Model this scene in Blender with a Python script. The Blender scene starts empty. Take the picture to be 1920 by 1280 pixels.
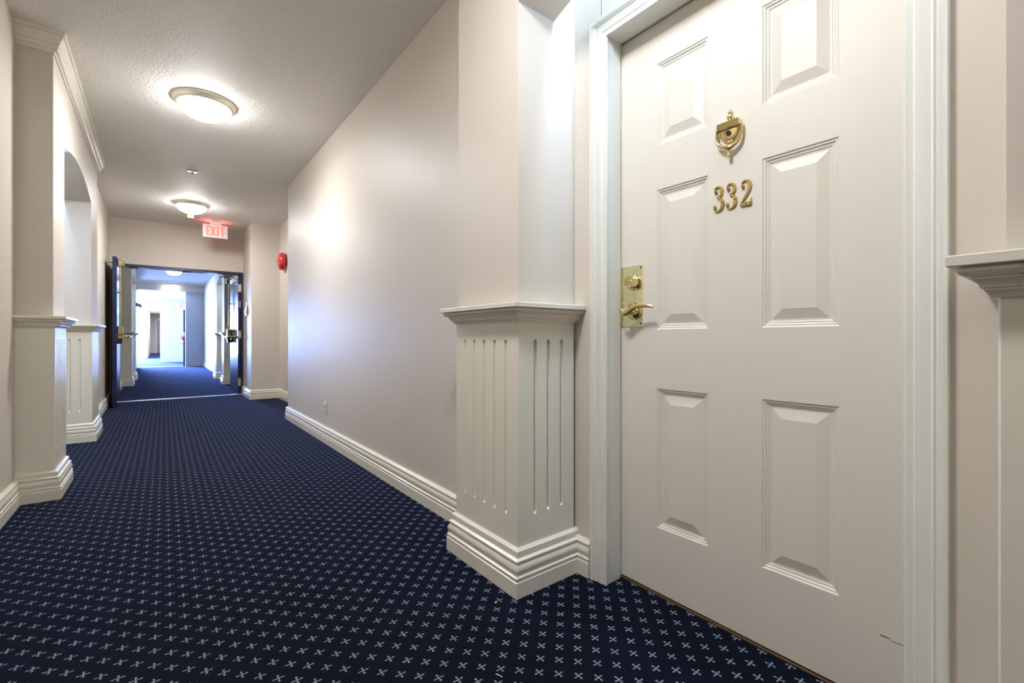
import bpy, bmesh, math
from mathutils import Vector

sc = bpy.context.scene
COL = sc.collection
PI = math.pi

# ------------------------------------------------------------------ helpers
def srgb(r, g, b):
    def f(v):
        v /= 255.0
        return v / 12.92 if v <= 0.04045 else ((v + 0.055) / 1.055) ** 2.4
    return (f(r), f(g), f(b), 1.0)


def new_mat(name):
    m = bpy.data.materials.new(name)
    m.use_nodes = True
    nt = m.node_tree
    b = nt.nodes['Principled BSDF']
    return m, nt, b


def N(nt, t, **kw):
    n = nt.nodes.new(t)
    for k, v in kw.items():
        setattr(n, k, v)
    return n


def paint(name, col, rough=0.4, spec=0.5, bump=0.0, bscale=200.0, bdist=0.001, coat=0.0, var=0.0, vscale=3.0):
    m, nt, b = new_mat(name)
    b.inputs['Base Color'].default_value = (*col[:3], 1)
    b.inputs['Roughness'].default_value = rough
    b.inputs['Specular IOR Level'].default_value = spec
    if coat:
        b.inputs['Coat Weight'].default_value = coat
        b.inputs['Coat Roughness'].default_value = 0.12
    tc = N(nt, 'ShaderNodeTexCoord')
    if bump:
        nz = N(nt, 'ShaderNodeTexNoise')
        nz.inputs['Scale'].default_value = bscale
        nz.inputs['Detail'].default_value = 3.0
        nt.links.new(tc.outputs['Object'], nz.inputs['Vector'])
        bp = N(nt, 'ShaderNodeBump')
        bp.inputs['Strength'].default_value = bump
        bp.inputs['Distance'].default_value = bdist
        nt.links.new(nz.outputs['Fac'], bp.inputs['Height'])
        nt.links.new(bp.outputs['Normal'], b.inputs['Normal'])
    if var:
        nv = N(nt, 'ShaderNodeTexNoise')
        nv.inputs['Scale'].default_value = vscale
        nv.inputs['Detail'].default_value = 4.0
        nt.links.new(tc.outputs['Object'], nv.inputs['Vector'])
        mx = N(nt, 'ShaderNodeMix', data_type='RGBA')
        mx.inputs[6].default_value = (*[c * (1 - var) for c in col[:3]], 1)
        mx.inputs[7].default_value = (*[min(1, c * (1 + var)) for c in col[:3]], 1)
        nt.links.new(nv.outputs['Fac'], mx.inputs[0])
        nt.links.new(mx.outputs[2], b.inputs['Base Color'])
    return m


def metal(name, col, rough=0.2):
    m, nt, b = new_mat(name)
    b.inputs['Metallic'].default_value = 1.0
    b.inputs['Base Color'].default_value = (*col[:3], 1)
    b.inputs['Roughness'].default_value = rough
    tc = N(nt, 'ShaderNodeTexCoord')
    nz = N(nt, 'ShaderNodeTexNoise')
    nz.inputs['Scale'].default_value = 60.0
    nt.links.new(tc.outputs['Object'], nz.inputs['Vector'])
    mr = N(nt, 'ShaderNodeMapRange')
    mr.inputs['To Min'].default_value = rough * 0.8
    mr.inputs['To Max'].default_value = rough * 1.25
    nt.links.new(nz.outputs['Fac'], mr.inputs['Value'])
    nt.links.new(mr.outputs['Result'], b.inputs['Roughness'])
    return m


def glow(name, col, strength):
    m, nt, b = new_mat(name)
    b.inputs['Base Color'].default_value = (*col[:3], 1)
    b.inputs['Emission Color'].default_value = (*col[:3], 1)
    b.inputs['Emission Strength'].default_value = strength
    return m


def finish(bm, name, mat, parent=None, smooth=None, bevel=0.0, bseg=2):
    bmesh.ops.remove_doubles(bm, verts=bm.verts, dist=1e-6)
    bmesh.ops.recalc_face_normals(bm, faces=bm.faces)
    me = bpy.data.meshes.new(name)
    bm.to_mesh(me)
    bm.free()
    o = bpy.data.objects.new(name, me)
    COL.objects.link(o)
    if mat:
        me.materials.append(mat)
    if parent:
        o.parent = parent
    if smooth is not None:
        for p in me.polygons:
            p.use_smooth = True
        me.set_sharp_from_angle(angle=math.radians(smooth))
    if bevel:
        md = o.modifiers.new('bevel', 'BEVEL')
        md.width = bevel
        md.segments = bseg
        md.limit_method = 'ANGLE'
        md.angle_limit = math.radians(50)
        md.harden_normals = False
    return o


def tag(o, label=None, cat=None, group=None, kind=None):
    if label: o['label'] = label
    if cat: o['category'] = cat
    if group: o['group'] = group
    if kind: o['kind'] = kind
    return o


def struct(o, label, cat):
    return tag(o, label, cat, None, 'structure')


def empty(name, loc=(0, 0, 0), rz=0.0, parent=None):
    o = bpy.data.objects.new(name, None)
    o.empty_display_size = 0.05
    COL.objects.link(o)
    o.location = loc
    o.rotation_euler = (0, 0, rz)
    if parent: o.parent = parent
    return o


def box(bm, x0, x1, y0, y1, z0, z1):
    if x0 > x1: x0, x1 = x1, x0
    if y0 > y1: y0, y1 = y1, y0
    v = [bm.verts.new(p) for p in ((x0, y0, z0), (x1, y0, z0), (x1, y1, z0), (x0, y1, z0),
                                   (x0, y0, z1), (x1, y0, z1), (x1, y1, z1), (x0, y1, z1))]
    for f in ((0, 3, 2, 1), (4, 5, 6, 7), (0, 1, 5, 4), (1, 2, 6, 5), (2, 3, 7, 6), (3, 0, 4, 7)):
        bm.faces.new([v[i] for i in f])


def boxes(name, L, mat, parent=None, bevel=0.0, smooth=None):
    bm = bmesh.new()
    for b in L:
        box(bm, *b)
    return finish_nomerge(bm, name, mat, parent, bevel, smooth)


def finish_nomerge(bm, name, mat, parent=None, bevel=0.0, smooth=None):
    bmesh.ops.recalc_face_normals(bm, faces=bm.faces)
    me = bpy.data.meshes.new(name)
    bm.to_mesh(me)
    bm.free()
    o = bpy.data.objects.new(name, me)
    COL.objects.link(o)
    me.materials.append(mat)
    if parent: o.parent = parent
    if smooth is not None:
        for p in me.polygons:
            p.use_smooth = True
        me.set_sharp_from_angle(angle=math.radians(smooth))
    if bevel:
        md = o.modifiers.new('bevel', 'BEVEL')
        md.width = bevel
        md.segments = 2
        md.limit_method = 'ANGLE'
        md.angle_limit = math.radians(50)
    return o


def sweep(bm, path, prof, side=1, mp=None, ends=(None, None)):
    """mitred sweep of a closed (offset, height) profile along a 2-D path; side=+1 offsets to the left"""
    mp = mp or (lambda a, b, h: (a, b, h))
    n = len(path)
    nor = []
    for i in range(n - 1):
        d = Vector((path[i + 1][0] - path[i][0], path[i + 1][1] - path[i][1])).normalized()
        nor.append(Vector((-d.y, d.x)) * side)
    rings = []
    for i in range(n):
        if i == 0: m = nor[0]
        elif i == n - 1: m = nor[-1]
        else:
            a, b = nor[i - 1], nor[i]
            m = (a + b) / (1 + a.dot(b))
        rings.append([bm.verts.new(mp(path[i][0] + m.x * o, path[i][1] + m.y * o, h)) for o, h in prof])
    k = len(prof)
    for i in range(n - 1):
        for j in range(k):
            bm.faces.new((rings[i][j], rings[i][(j + 1) % k], rings[i + 1][(j + 1) % k], rings[i + 1][j]))
    bm.faces.new(rings[0])
    bm.faces.new(list(reversed(rings[-1])))


def lathe(bm, prof, seg=32, mp=None):
    """prof: (radius, axial); mp maps (x, y, axial) to world"""
    mp = mp or (lambda a, b, h: (a, b, h))
    rings = []
    for r, h in prof:
        if r < 1e-5:
            rings.append([bm.verts.new(mp(0, 0, h))])
        else:
            rings.append([bm.verts.new(mp(r * math.cos(2 * PI * i / seg), r * math.sin(2 * PI * i / seg), h)) for i in range(seg)])
    for a, b in zip(rings[:-1], rings[1:]):
        for i in range(seg):
            j = (i + 1) % seg
            if len(a) == 1 and len(b) == 1: continue
            if len(a) == 1: bm.faces.new((a[0], b[j], b[i]))
            elif len(b) == 1: bm.faces.new((a[i], a[j], b[0]))
            else: bm.faces.new((a[i], a[j], b[j], b[i]))
    if len(rings[0]) > 1: bm.faces.new(list(reversed(rings[0])))
    if len(rings[-1]) > 1: bm.faces.new(rings[-1])


def catmull(P, n=8):
    out = []
    for i in range(len(P) - 1):
        p0 = P[max(i - 1, 0)]; p1 = P[i]; p2 = P[i + 1]; p3 = P[min(i + 2, len(P) - 1)]
        for k in range(n):
            t = k / n
            out.append(tuple(0.5 * (2 * b + (c - a) * t + (2 * a - 5 * b + 4 * c - d) * t * t + (3 * b - a - 3 * c + d) * t ** 3)
                             for a, b, c, d in zip(p0, p1, p2, p3)))
    out.append(tuple(P[-1]))
    return out


def tube(bm, pts, seg=10, squash=(1.0, 1.0)):
    """pts: (x,y,z,r) list"""
    rings = []
    n = len(pts)
    up = Vector((0, 0, 1))
    for i in range(n):
        a = Vector(pts[max(i - 1, 0)][:3]); b = Vector(pts[min(i + 1, n - 1)][:3])
        t = (b - a).normalized()
        u = up.cross(t)
        if u.length < 1e-3: u = Vector((1, 0, 0)).cross(t)
        u.normalize()
        w = t.cross(u)
        c = Vector(pts[i][:3]); r = pts[i][3]
        rings.append([bm.verts.new(c + u * (r * squash[0] * math.cos(2 * PI * k / seg)) + w * (r * squash[1] * math.sin(2 * PI * k / seg))) for k in range(seg)])
    for a, b in zip(rings[:-1], rings[1:]):
        for i in range(seg):
            j = (i + 1) % seg
            bm.faces.new((a[i], a[j], b[j], b[i]))
    bm.faces.new(list(reversed(rings[0])))
    bm.faces.new(rings[-1])


# ------------------------------------------------------------------ materials
M_wall = paint('wall_paint', (0.62, 0.557, 0.485), rough=0.48, spec=0.34, bump=0.12, bscale=350, bdist=0.0006)
M_panel = paint('pale_blue_paint', (0.62, 0.72, 0.86), rough=0.5)
M_trim = paint('trim_paint', (0.75, 0.705, 0.595), rough=0.26, spec=0.5, bump=0.04, bscale=120, bdist=0.0005)
M_case = paint('casing_paint', (0.71, 0.70, 0.645), rough=0.25, spec=0.5, bump=0.04, bscale=140, bdist=0.0005)
M_navy = paint('navy_enamel', (0.012, 0.02, 0.07), rough=0.22, spec=0.5, bump=0.02, bscale=80)
M_navyd = paint('navy_frame', (0.008, 0.012, 0.035), rough=0.3)
M_red = paint('alarm_red', (0.55, 0.02, 0.012), rough=0.25, coat=0.4)
M_white = paint('white_plastic', (0.8, 0.8, 0.78), rough=0.35)
M_cream = paint('yellowed_plastic', (0.72, 0.58, 0.33), rough=0.4)
M_almond = paint('almond_plastic', (0.66, 0.62, 0.50), rough=0.35)
M_black = paint('black_plastic', (0.01, 0.01, 0.012), rough=0.35)
M_grey = paint('grey_plastic', (0.18, 0.19, 0.22), rough=0.4)
M_brass = metal('polished_brass', (0.80, 0.64, 0.32), 0.12)
M_plate = metal('pale_brass_plate', (0.95, 0.89, 0.58), 0.25)
M_numeral = metal('antique_brass', (0.60, 0.43, 0.17), 0.32)
M_chrome = metal('chrome', (0.75, 0.75, 0.78), 0.15)
M_alu = metal('aluminium', (0.82, 0.82, 0.84), 0.35)
M_rim = metal('champagne_rim', (0.93, 0.88, 0.74), 0.3)
M_rim.node_tree.nodes['Principled BSDF'].inputs['Metallic'].default_value = 0.55
M_bronze = paint('bronze_wood', (0.10, 0.05, 0.018), rough=0.4, var=0.4, vscale=40)
M_glass = paint('peephole_glass', (0.02, 0.02, 0.04), rough=0.05, spec=0.8)
LAMP = 56.0
M_lamp = glow('lit_dome', (0.96, 0.98, 1.0), LAMP)
M_exit = glow('exit_letters', (1.0, 0.10, 0.055), 1.5)
M_exitface = paint('exit_face', (0.8, 0.68, 0.66), rough=0.3)
M_brown = paint('taupe_door', (0.38, 0.32, 0.34), rough=0.35)


def carpet_mat():
    m, nt, b = new_mat('carpet_navy_crosses')
    L = nt.links.new
    geo = N(nt, 'ShaderNodeNewGeometry')
    sep = N(nt, 'ShaderNodeSeparateXYZ')
    # a little wobble so that every tuft differs
    nw = N(nt, 'ShaderNodeTexNoise'); nw.inputs['Scale'].default_value = 90.0; nw.inputs['Detail'].default_value = 2.0
    L(geo.outputs['Position'], nw.inputs['Vector'])
    wv = N(nt, 'ShaderNodeVectorMath', operation='SUBTRACT'); wv.inputs[1].default_value = (0.5, 0.5, 0.5)
    L(nw.outputs['Color'], wv.inputs[0])
    ws = N(nt, 'ShaderNodeVectorMath', operation='SCALE'); ws.inputs['Scale'].default_value = 0.005
    L(wv.outputs[0], ws.inputs[0])
    wa = N(nt, 'ShaderNodeVectorMath', operation='ADD')
    L(geo.outputs['Position'], wa.inputs[0]); L(ws.outputs[0], wa.inputs[1])
    L(wa.outputs[0], sep.inputs[0])

    def math_(op, a, c=None):
        n = N(nt, 'ShaderNodeMath', operation=op)
        for i, v in enumerate((a, c)):
            if v is None: continue
            if isinstance(v, (int, float)): n.inputs[i].default_value = v
            else: L(v, n.inputs[i])
        return n.outputs[0]
    X, Y = sep.outputs[0], sep.outputs[1]
    U0, V0, P, Q = 0.038, 2.211, 0.0753, 0.0765
    u = math_('DIVIDE', math_('SUBTRACT', math_('SUBTRACT', X, Y), U0), P)
    v = math_('DIVIDE', math_('SUBTRACT', math_('ADD', X, Y), V0), Q)
    du = math_('MULTIPLY', math_('SUBTRACT', u, math_('ROUND', u)), P)
    dv = math_('MULTIPLY', math_('SUBTRACT', v, math_('ROUND', v)), Q)
    dx = math_('ABSOLUTE', math_('MULTIPLY', math_('ADD', du, dv), 0.5))
    dy = math_('ABSOLUTE', math_('MULTIPLY', math_('SUBTRACT', dv, du), 0.5))

    def soft(val, lim, w):
        n = N(nt, 'ShaderNodeMapRange')
        n.inputs['From Min'].default_value = lim - w
        n.inputs['From Max'].default_value = lim + w
        n.inputs['To Min'].default_value = 1.0
        n.inputs['To Max'].default_value = 0.0
        L(val, n.inputs['Value'])
        return n.outputs['Result']
    a1 = math_('MULTIPLY', soft(dx, 0.0145, 0.0010), soft(dy, 0.0015, 0.0009))
    a2 = math_('MULTIPLY', soft(dy, 0.0125, 0.0010), soft(dx, 0.0013, 0.0009))
    # thicker tufts at the four tips
    def blob(p, q, at, r):
        dd = math_('SUBTRACT', p, at)
        return soft(math_('SQRT', math_('ADD', math_('MULTIPLY', dd, dd), math_('MULTIPLY', q, q))), r, 0.001)
    mask = math_('MAXIMUM', math_('MAXIMUM', a1, a2), math_('MAXIMUM', blob(dx, dy, 0.0115, 0.0023), blob(dy, dx, 0.0105, 0.0030)))
    pile = N(nt, 'ShaderNodeTexNoise'); pile.inputs['Scale'].default_value = 420.0; pile.inputs['Detail'].default_value = 2.0
    L(geo.outputs['Position'], pile.inputs['Vector'])
    big = N(nt, 'ShaderNodeTexNoise'); big.inputs['Scale'].default_value = 2.2; big.inputs['Detail'].default_value = 3.0
    L(geo.outputs['Position'], big.inputs['Vector'])
    ramp = N(nt, 'ShaderNodeValToRGB')
    ramp.color_ramp.elements[0].position = 0.3
    ramp.color_ramp.elements[0].color = (0.0005, 0.0011, 0.0023, 1)
    ramp.color_ramp.elements[1].position = 0.75
    ramp.color_ramp.elements[1].color = (0.0030, 0.0062, 0.0145, 1)
    mixn = math_('ADD', math_('MULTIPLY', pile.outputs['Fac'], 0.65), math_('MULTIPLY', big.outputs['Fac'], 0.35))
    L(mixn, ramp.inputs['Fac'])
    mx = N(nt, 'ShaderNodeMix', data_type='RGBA')
    L(math_('MULTIPLY', mask, 0.85), mx.inputs[0])
    L(ramp.outputs['Color'], mx.inputs[6])
    mx.inputs[7].default_value = (0.29, 0.30, 0.36, 1)
    L(mx.outputs[2], b.inputs['Base Color'])
    b.inputs['Roughness'].default_value = 0.95
    b.inputs['Specular IOR Level'].default_value = 0.1
    b.inputs['Sheen Weight'].default_value = 0.22
    b.inputs['Sheen Roughness'].default_value = 0.35
    b.inputs['Sheen Tint'].default_value = (0.08, 0.18, 0.75, 1)
    bp = N(nt, 'ShaderNodeBump'); bp.inputs['Strength'].default_value = 0.5; bp.inputs['Distance'].default_value = 0.002
    L(pile.outputs['Fac'], bp.inputs['Height'])
    L(bp.outputs['Normal'], b.inputs['Normal'])
    return m


def ceiling_mat():
    m, nt, b = new_mat('knockdown_ceiling')
    L = nt.links.new
    tc = N(nt, 'ShaderNodeTexCoord')
    n1 = N(nt, 'ShaderNodeTexNoise'); n1.inputs['Scale'].default_value = 75.0; n1.inputs['Detail'].default_value = 2.5
    L(tc.outputs['Object'], n1.inputs['Vector'])
    r = N(nt, 'ShaderNodeMapRange'); r.inputs['From Min'].default_value = 0.42; r.inputs['From Max'].default_value = 0.62
    L(n1.outputs['Fac'], r.inputs['Value'])
    bp = N(nt, 'ShaderNodeBump'); bp.inputs['Strength'].default_value = 0.55; bp.inputs['Distance'].default_value = 0.003
    L(r.outputs['Result'], bp.inputs['Height'])
    L(bp.outputs['Normal'], b.inputs['Normal'])
    b.inputs['Base Color'].default_value = (0.80, 0.765, 0.72, 1)
    b.inputs['Roughness'].default_value = 0.6
    b.inputs['Specular IOR Level'].default_value = 0.3
    return m


def rust_trim():
    m = M_trim.copy(); m.name = 'trim_paint_rust'
    nt = m.node_tree; b = nt.nodes['Principled BSDF']; L = nt.links.new
    geo = N(nt, 'ShaderNodeNewGeometry')
    nz = N(nt, 'ShaderNodeTexNoise'); nz.inputs['Scale'].default_value = 160.0
    L(geo.outputs['Position'], nz.inputs['Vector'])
    prev = None
    for p, r in (((0.972, 0.056, 1.019), 0.012), ((0.984, 0.062, 1.003), 0.007), ((0.990, 0.068, 0.990), 0.006)):
        d = N(nt, 'ShaderNodeVectorMath', operation='DISTANCE'); d.inputs[1].default_value = p
        L(geo.outputs['Position'], d.inputs[0])
        mr = N(nt, 'ShaderNodeMapRange'); mr.inputs['From Min'].default_value = r * 0.3; mr.inputs['From Max'].default_value = r
        mr.inputs['To Min'].default_value = 1.0; mr.inputs['To Max'].default_value = 0.0
        L(d.outputs['Value'], mr.inputs['Value'])
        o = mr.outputs['Result']
        if prev is not None:
            mx = N(nt, 'ShaderNodeMath', operation='MAXIMUM'); L(prev, mx.inputs[0]); L(o, mx.inputs[1]); o = mx.outputs[0]
        prev = o
    mu = N(nt, 'ShaderNodeMath', operation='MULTIPLY'); L(prev, mu.inputs[0]); L(nz.outputs['Fac'], mu.inputs[1])
    mc = N(nt, 'ShaderNodeMix', data_type='RGBA'); L(mu.outputs[0], mc.inputs[0])
    mc.inputs[6].default_value = b.inputs['Base Color'].default_value[:]; mc.inputs[7].default_value = (0.33, 0.13, 0.03, 1)
    L(mc.outputs[2], b.inputs['Base Color'])
    return m


def door_mat():
    m, nt, b = new_mat('door_paint')
    L = nt.links.new
    tc = N(nt, 'ShaderNodeTexCoord')
    mp = N(nt, 'ShaderNodeMapping'); mp.inputs['Scale'].default_value = (1, 1, 0.5)
    L(tc.outputs['Object'], mp.inputs['Vector'])
    n1 = N(nt, 'ShaderNodeTexNoise'); n1.inputs['Scale'].default_value = 260.0; n1.inputs['Detail'].default_value = 2.0
    L(mp.outputs[0], n1.inputs['Vector'])
    bp = N(nt, 'ShaderNodeBump'); bp.inputs['Strength'].default_value = 0.10; bp.inputs['Distance'].default_value = 0.0006
    L(n1.outputs['Fac'], bp.inputs['Height'])
    L(bp.outputs['Normal'], b.inputs['Normal'])
    # faint scuffs of dirt
    n2 = N(nt, 'ShaderNodeTexNoise'); n2.inputs['Scale'].default_value = 9.0; n2.inputs['Detail'].default_value = 8.0
    n2.inputs['Roughness'].default_value = 0.75
    L(tc.outputs['Object'], n2.inputs['Vector'])
    r = N(nt, 'ShaderNodeMapRange'); r.inputs['From Min'].default_value = 0.62; r.inputs['From Max'].default_value = 0.8
    r.inputs['To Max'].default_value = 0.35
    L(n2.outputs['Fac'], r.inputs['Value'])
    mx = N(nt, 'ShaderNodeMix', data_type='RGBA')
    mx.inputs[6].default_value = (0.71, 0.662, 0.58, 1)
    mx.inputs[7].default_value = (0.60, 0.56, 0.51, 1)
    L(r.outputs['Result'], mx.inputs[0])
    L(mx.outputs[2], b.inputs['Base Color'])
    b.inputs['Roughness'].default_value = 0.45
    return m


M_carpet = carpet_mat()
M_ceil = ceiling_mat()
M_door = door_mat()
M_rust = rust_trim()

# ------------------------------------------------------------------ profiles
BASE = [(0, 0), (0.026, 0), (0.026, 0.055), (0.0235, 0.057), (0.0225, 0.061), (0.025, 0.065), (0.025, 0.071),
        (0.021, 0.074), (0.0195, 0.079), (0.0215, 0.084), (0.0235, 0.092), (0.0228, 0.101), (0.019, 0.110), (0.0155, 0.117),
        (0.0155, 0.120), (0.020, 0.121), (0.020, 0.126), (0.012, 0.135), (0.006, 0.138), (0, 0.138)]
PBASE = [(o * 1.15, h) for o, h in BASE[:17]] + [(0.013, 0.132), (0.013, 0.154), (0.004, 0.163), (-0.01, 0.163), (-0.01, 0)]
LEDGE = [(-0.01, 0.973), (0.006, 0.973), (0.008, 0.979), (0.014, 0.984), (0.0145, 0.987), (0.018, 0.988), (0.019, 0.993), (0.024, 0.999),
         (0.0265, 1.001), (0.0265, 1.004), (0.031, 1.0045), (0.038, 1.008), (0.041, 1.013), (0.040, 1.018), (0.036, 1.0205),
         (0.050, 1.0205), (0.0515, 1.022), (0.0515, 1.036), (0.050, 1.038), (-0.01, 1.038)]
CROWN = [(-0.005, 2.533), (0.007, 2.533), (0.009, 2.541), (0.009, 2.548), (0.015, 2.550), (0.022, 2.557), (0.025, 2.567), (0.025, 2.574),
         (0.031, 2.579), (0.031, 2.584), (0.036, 2.596), (0.044, 2.610), (0.047, 2.620), (0.047, 2.624), (0.053, 2.626), (0.056, 2.634), (0.056, 2.645), (-0.005, 2.645)]
ZC = 2.645

# ------------------------------------------------------------------ floor, ceilings, plain walls
struct(boxes('floor', [(-4.2, 2.0, -3.4, 36.5, -0.12, 0.0)], M_carpet), 'navy carpet with rows of small white crosses running down the corridor', 'floor')
struct(boxes('ceiling', [(-1.2, 2.0, -3.4, 18.1, ZC, ZC + 0.12)], M_ceil), 'grey textured ceiling of the corridor with round lights', 'ceiling')
struct(boxes('ceiling_lobby', [(-4.2, 2.0, 18.1, 36.5, 2.43, ZC + 0.12)], M_ceil), 'low bright ceiling at the far end beyond the corridor', 'ceiling')

struct(boxes('wall_right', [(1.165, 1.75, 1.60, 5.659, 0, ZC)], M_wall, bevel=0.003), 'long beige wall between the fluted pilaster and the recess', 'wall')
struct(boxes('wall_recess', [(1.48, 1.75, 5.65, 7.80, 0, ZC), (1.095, 1.75, 7.76, 8.84, 0, ZC)], M_wall, bevel=0.003), 'beige recess wall and corner before the navy doors', 'wall')
struct(boxes('wall_left', [(-0.95, -0.622, -3.3, 3.70, 0, ZC)], M_wall), 'pinkish wall at the left edge before the arch', 'wall')
struct(boxes('wall_left_far', [(-0.95, -0.553, 5.90, 8.84, 0, ZC)], M_wall), 'narrow left wall between arch and open navy door', 'wall')
struct(boxes('wall_back', [(-0.95, 1.75, -3.4, -3.25, 0, ZC)], M_wall), 'end wall behind the viewer', 'wall')
struct(boxes('wall_right_behind', [(1.165, 1.75, -3.3, -0.33, 0, ZC)], M_wall), 'right wall behind the viewer', 'wall')
struct(boxes('wall_header', [(-0.56, 1.10, 8.60, 8.74, 1.990, ZC), (-0.56, -0.502, 8.60, 8.74, 0, 2.0)], M_wall), 'beige wall above the navy double doors', 'wall')

# ------------------------------------------------------------------ arched portals with fluted pilasters
trim_no = [0]


def carve_flutes(o, cuts):
    """cut round-ended vertical grooves into the shaft mesh"""
    bm = bmesh.new()
    for (x, y, z0, z1, r, sx, sy) in cuts:
        prof = []
        for k in range(7):
            a = -PI / 2 + (PI / 2) * k / 6
            prof.append((r * math.cos(a) if k else 0.0, z0 + r + r * math.sin(a)))
        for k in range(7):
            a = (PI / 2) * k / 6
            prof.append((r * math.cos(a) if k < 6 else 0.0, z1 - r + r * math.sin(a)))
        lathe(bm, prof, 16, lambda a, b, h, x=x, y=y, sx=sx, sy=sy: (x + a * sx, y + b * sy, h))
    bmesh.ops.recalc_face_normals(bm, faces=bm.faces)
    me = bpy.data.meshes.new('cut'); bm.to_mesh(me); bm.free()
    c = bpy.data.objects.new('cut', me); COL.objects.link(c)
    md = o.modifiers.new('flutes', 'BOOLEAN')
    md.object = c; md.operation = 'DIFFERENCE'; md.solver = 'EXACT'
    dg = bpy.context.evaluated_depsgraph_get()
    dg.update()
    nm = bpy.data.meshes.new_from_object(o.evaluated_get(dg))
    o.modifiers.clear()
    old = o.data
    o.data = nm
    bpy.data.meshes.remove(old)
    bpy.data.objects.remove(c)


def pilaster(d, xs, y0, y1, xa, xb, inner, where, fine=True):
    """d=+1: right-hand wall; xs = front of shaft; xa / xb = X of the wall met at y0 / y1; inner = 0 none, -1 jamb at y0, +1 at y1"""
    trim_no[0] += 1
    root = empty('trim_%d' % trim_no[0], (0, 0, 0))
    struct(root, where, 'pilaster')
    deep = xs + d * 0.285
    bm = bmesh.new(); box(bm, xs, deep, y0, y1, 0.0, 0.985)
    sh = finish(bm, 'shaft', M_trim, root)
    bevm = sh.modifiers.new('b', 'BEVEL'); bevm.width = 0.003; bevm.segments = 2
    cuts = []
    yc = (y0 + y1) / 2
    for k in range(-2, 3):
        cuts.append((xs, yc + k * 0.0707 * (y1 - y0) / 0.428, 0.264, 0.906, 0.0085, 1.5, 1.0))
    yj = y0 if inner < 0 else y1
    for off in (0.082, 0.147, 0.215):
        cuts.append((xs + d * off, yj, 0.266, 0.908, 0.0085, 1.0, 1.5))
    if fine:
        carve_flutes(sh, cuts)
    path = [(xa, y0), (xs, y0), (xs, y1), (xb, y1)]
    bm = bmesh.new(); sweep(bm, path, PBASE, d)
    finish(bm, 'base_moulding', M_trim, root, smooth=35)
    bm = bmesh.new(); sweep(bm, path, LEDGE, d)
    # flat top so that the ledge is solid over the shaft
    finish(bm, 'ledge', M_rust if 'rust' in where else M_trim, root, smooth=35)
    return root


def portal(side, d, xs, ya, yb, yc, yd, xwa, xwb, wname, wlabel, l1, l2, spring=2.124, rise=0.10, crown=True, xback=None):
    """ya..yb near pilaster shaft, yc..yd far pilaster shaft"""
    u = 0.008
    xf = xs + d * u
    xi = xf + d * 0.175
    xb = xs + d * 0.297
    a0, a1, b0, b1 = ya + u, yb - u, yc + u, yd - u
    bm = bmesh.new()
    half = (b0 - a1) / 2; mid = (a1 + b0) / 2
    R = (half * half + rise * rise) / (2 * rise)
    arc = []
    for k in range(33):
        y = b0 - (b0 - a1) * k / 32
        arc.append((y, spring + rise - R + math.sqrt(max(R * R - (y - mid) ** 2, 0))))
    poly = [(a0, 0.9), (a0, ZC), (b1, ZC), (b1, 0.9), (b0, 0.9)] + arc + [(a1, 0.9)]
    xe = xb + d * 0.05
    V = bm.verts.new
    bm.faces.new([V((xf, y, z)) for y, z in poly])
    bm.faces.new([V((xi, y, z)) for y, z in [(b0, ZC), (a1, ZC)] + list(reversed(arc))])
    for (p, q) in zip(arc[:-1], arc[1:]):
        bm.faces.new([V((xf, *p)), V((xf, *q)), V((xi, *q)), V((xi, *p))])
    for yy in (a1, b0):
        bm.faces.new([V((x, yy, z)) for x, z in ((xf, 0.9), (xe, 0.9), (xe, ZC), (xi, ZC), (xi, spring), (xf, spring))])
    for yy in (a0, b1):
        bm.faces.new([V((x, yy, z)) for x, z in ((xf, 0.9), (xe, 0.9), (xe, ZC), (xf, ZC))])
    for p, q in ((a0, a1), (b0, b1)):
        for zz in (0.9, ZC):
            bm.faces.new([V((x, y, zz)) for x, y in ((xf, p), (xe, p), (xe, q), (xf, q))])
        bm.faces.new([V((xe, y, z)) for y, z in ((p, 0.9), (q, 0.9), (q, ZC), (p, ZC))])
    bmesh.ops.remove_doubles(bm, verts=bm.verts, dist=1e-5)
    w = finish_nomerge(bm, wname, M_wall)
    struct(w, wlabel, 'wall')
    pilaster(d, xs, ya, yb, xwa, xb, +1, l1)
    pilaster(d, xs, yc, yd, xb, xwb, -1, l2)
    if crown:
        trim_no[0] += 1
        bm = bmesh.new()
        sweep(bm, [(xwa, a0), (xf, a0), (xf, b1), (xwb, b1)], CROWN, d)
        c = finish(bm, 'trim_%d' % trim_no[0], M_trim, smooth=35)
        struct(c, 'crown moulding along the ceiling over the ' + side + ' arch', 'crown moulding')
    return xb


XS_R, XS_L = 1.013, -0.466
portal('right doorway', 1, XS_R, -0.34, 0.091, 1.267, 1.694, 1.165, 1.165, 'wall_right_arch', 'right-hand arched wall framing the white apartment door',
       'fluted pilaster at the right edge with a rust-marked ledge', 'fluted cream pilaster between the white door and the long wall', spring=2.124)
portal('near left', -1, XS_L, 3.636, 4.035, 5.480, 6.010, -0.622, -0.553, 'wall_left_arch', 'left arched wall with crown moulding on top',
       'cream pilaster nearest on the left, plain side facing forward', 'white fluted pilaster behind the nearest left one, before the navy door', spring=2.118)

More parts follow.
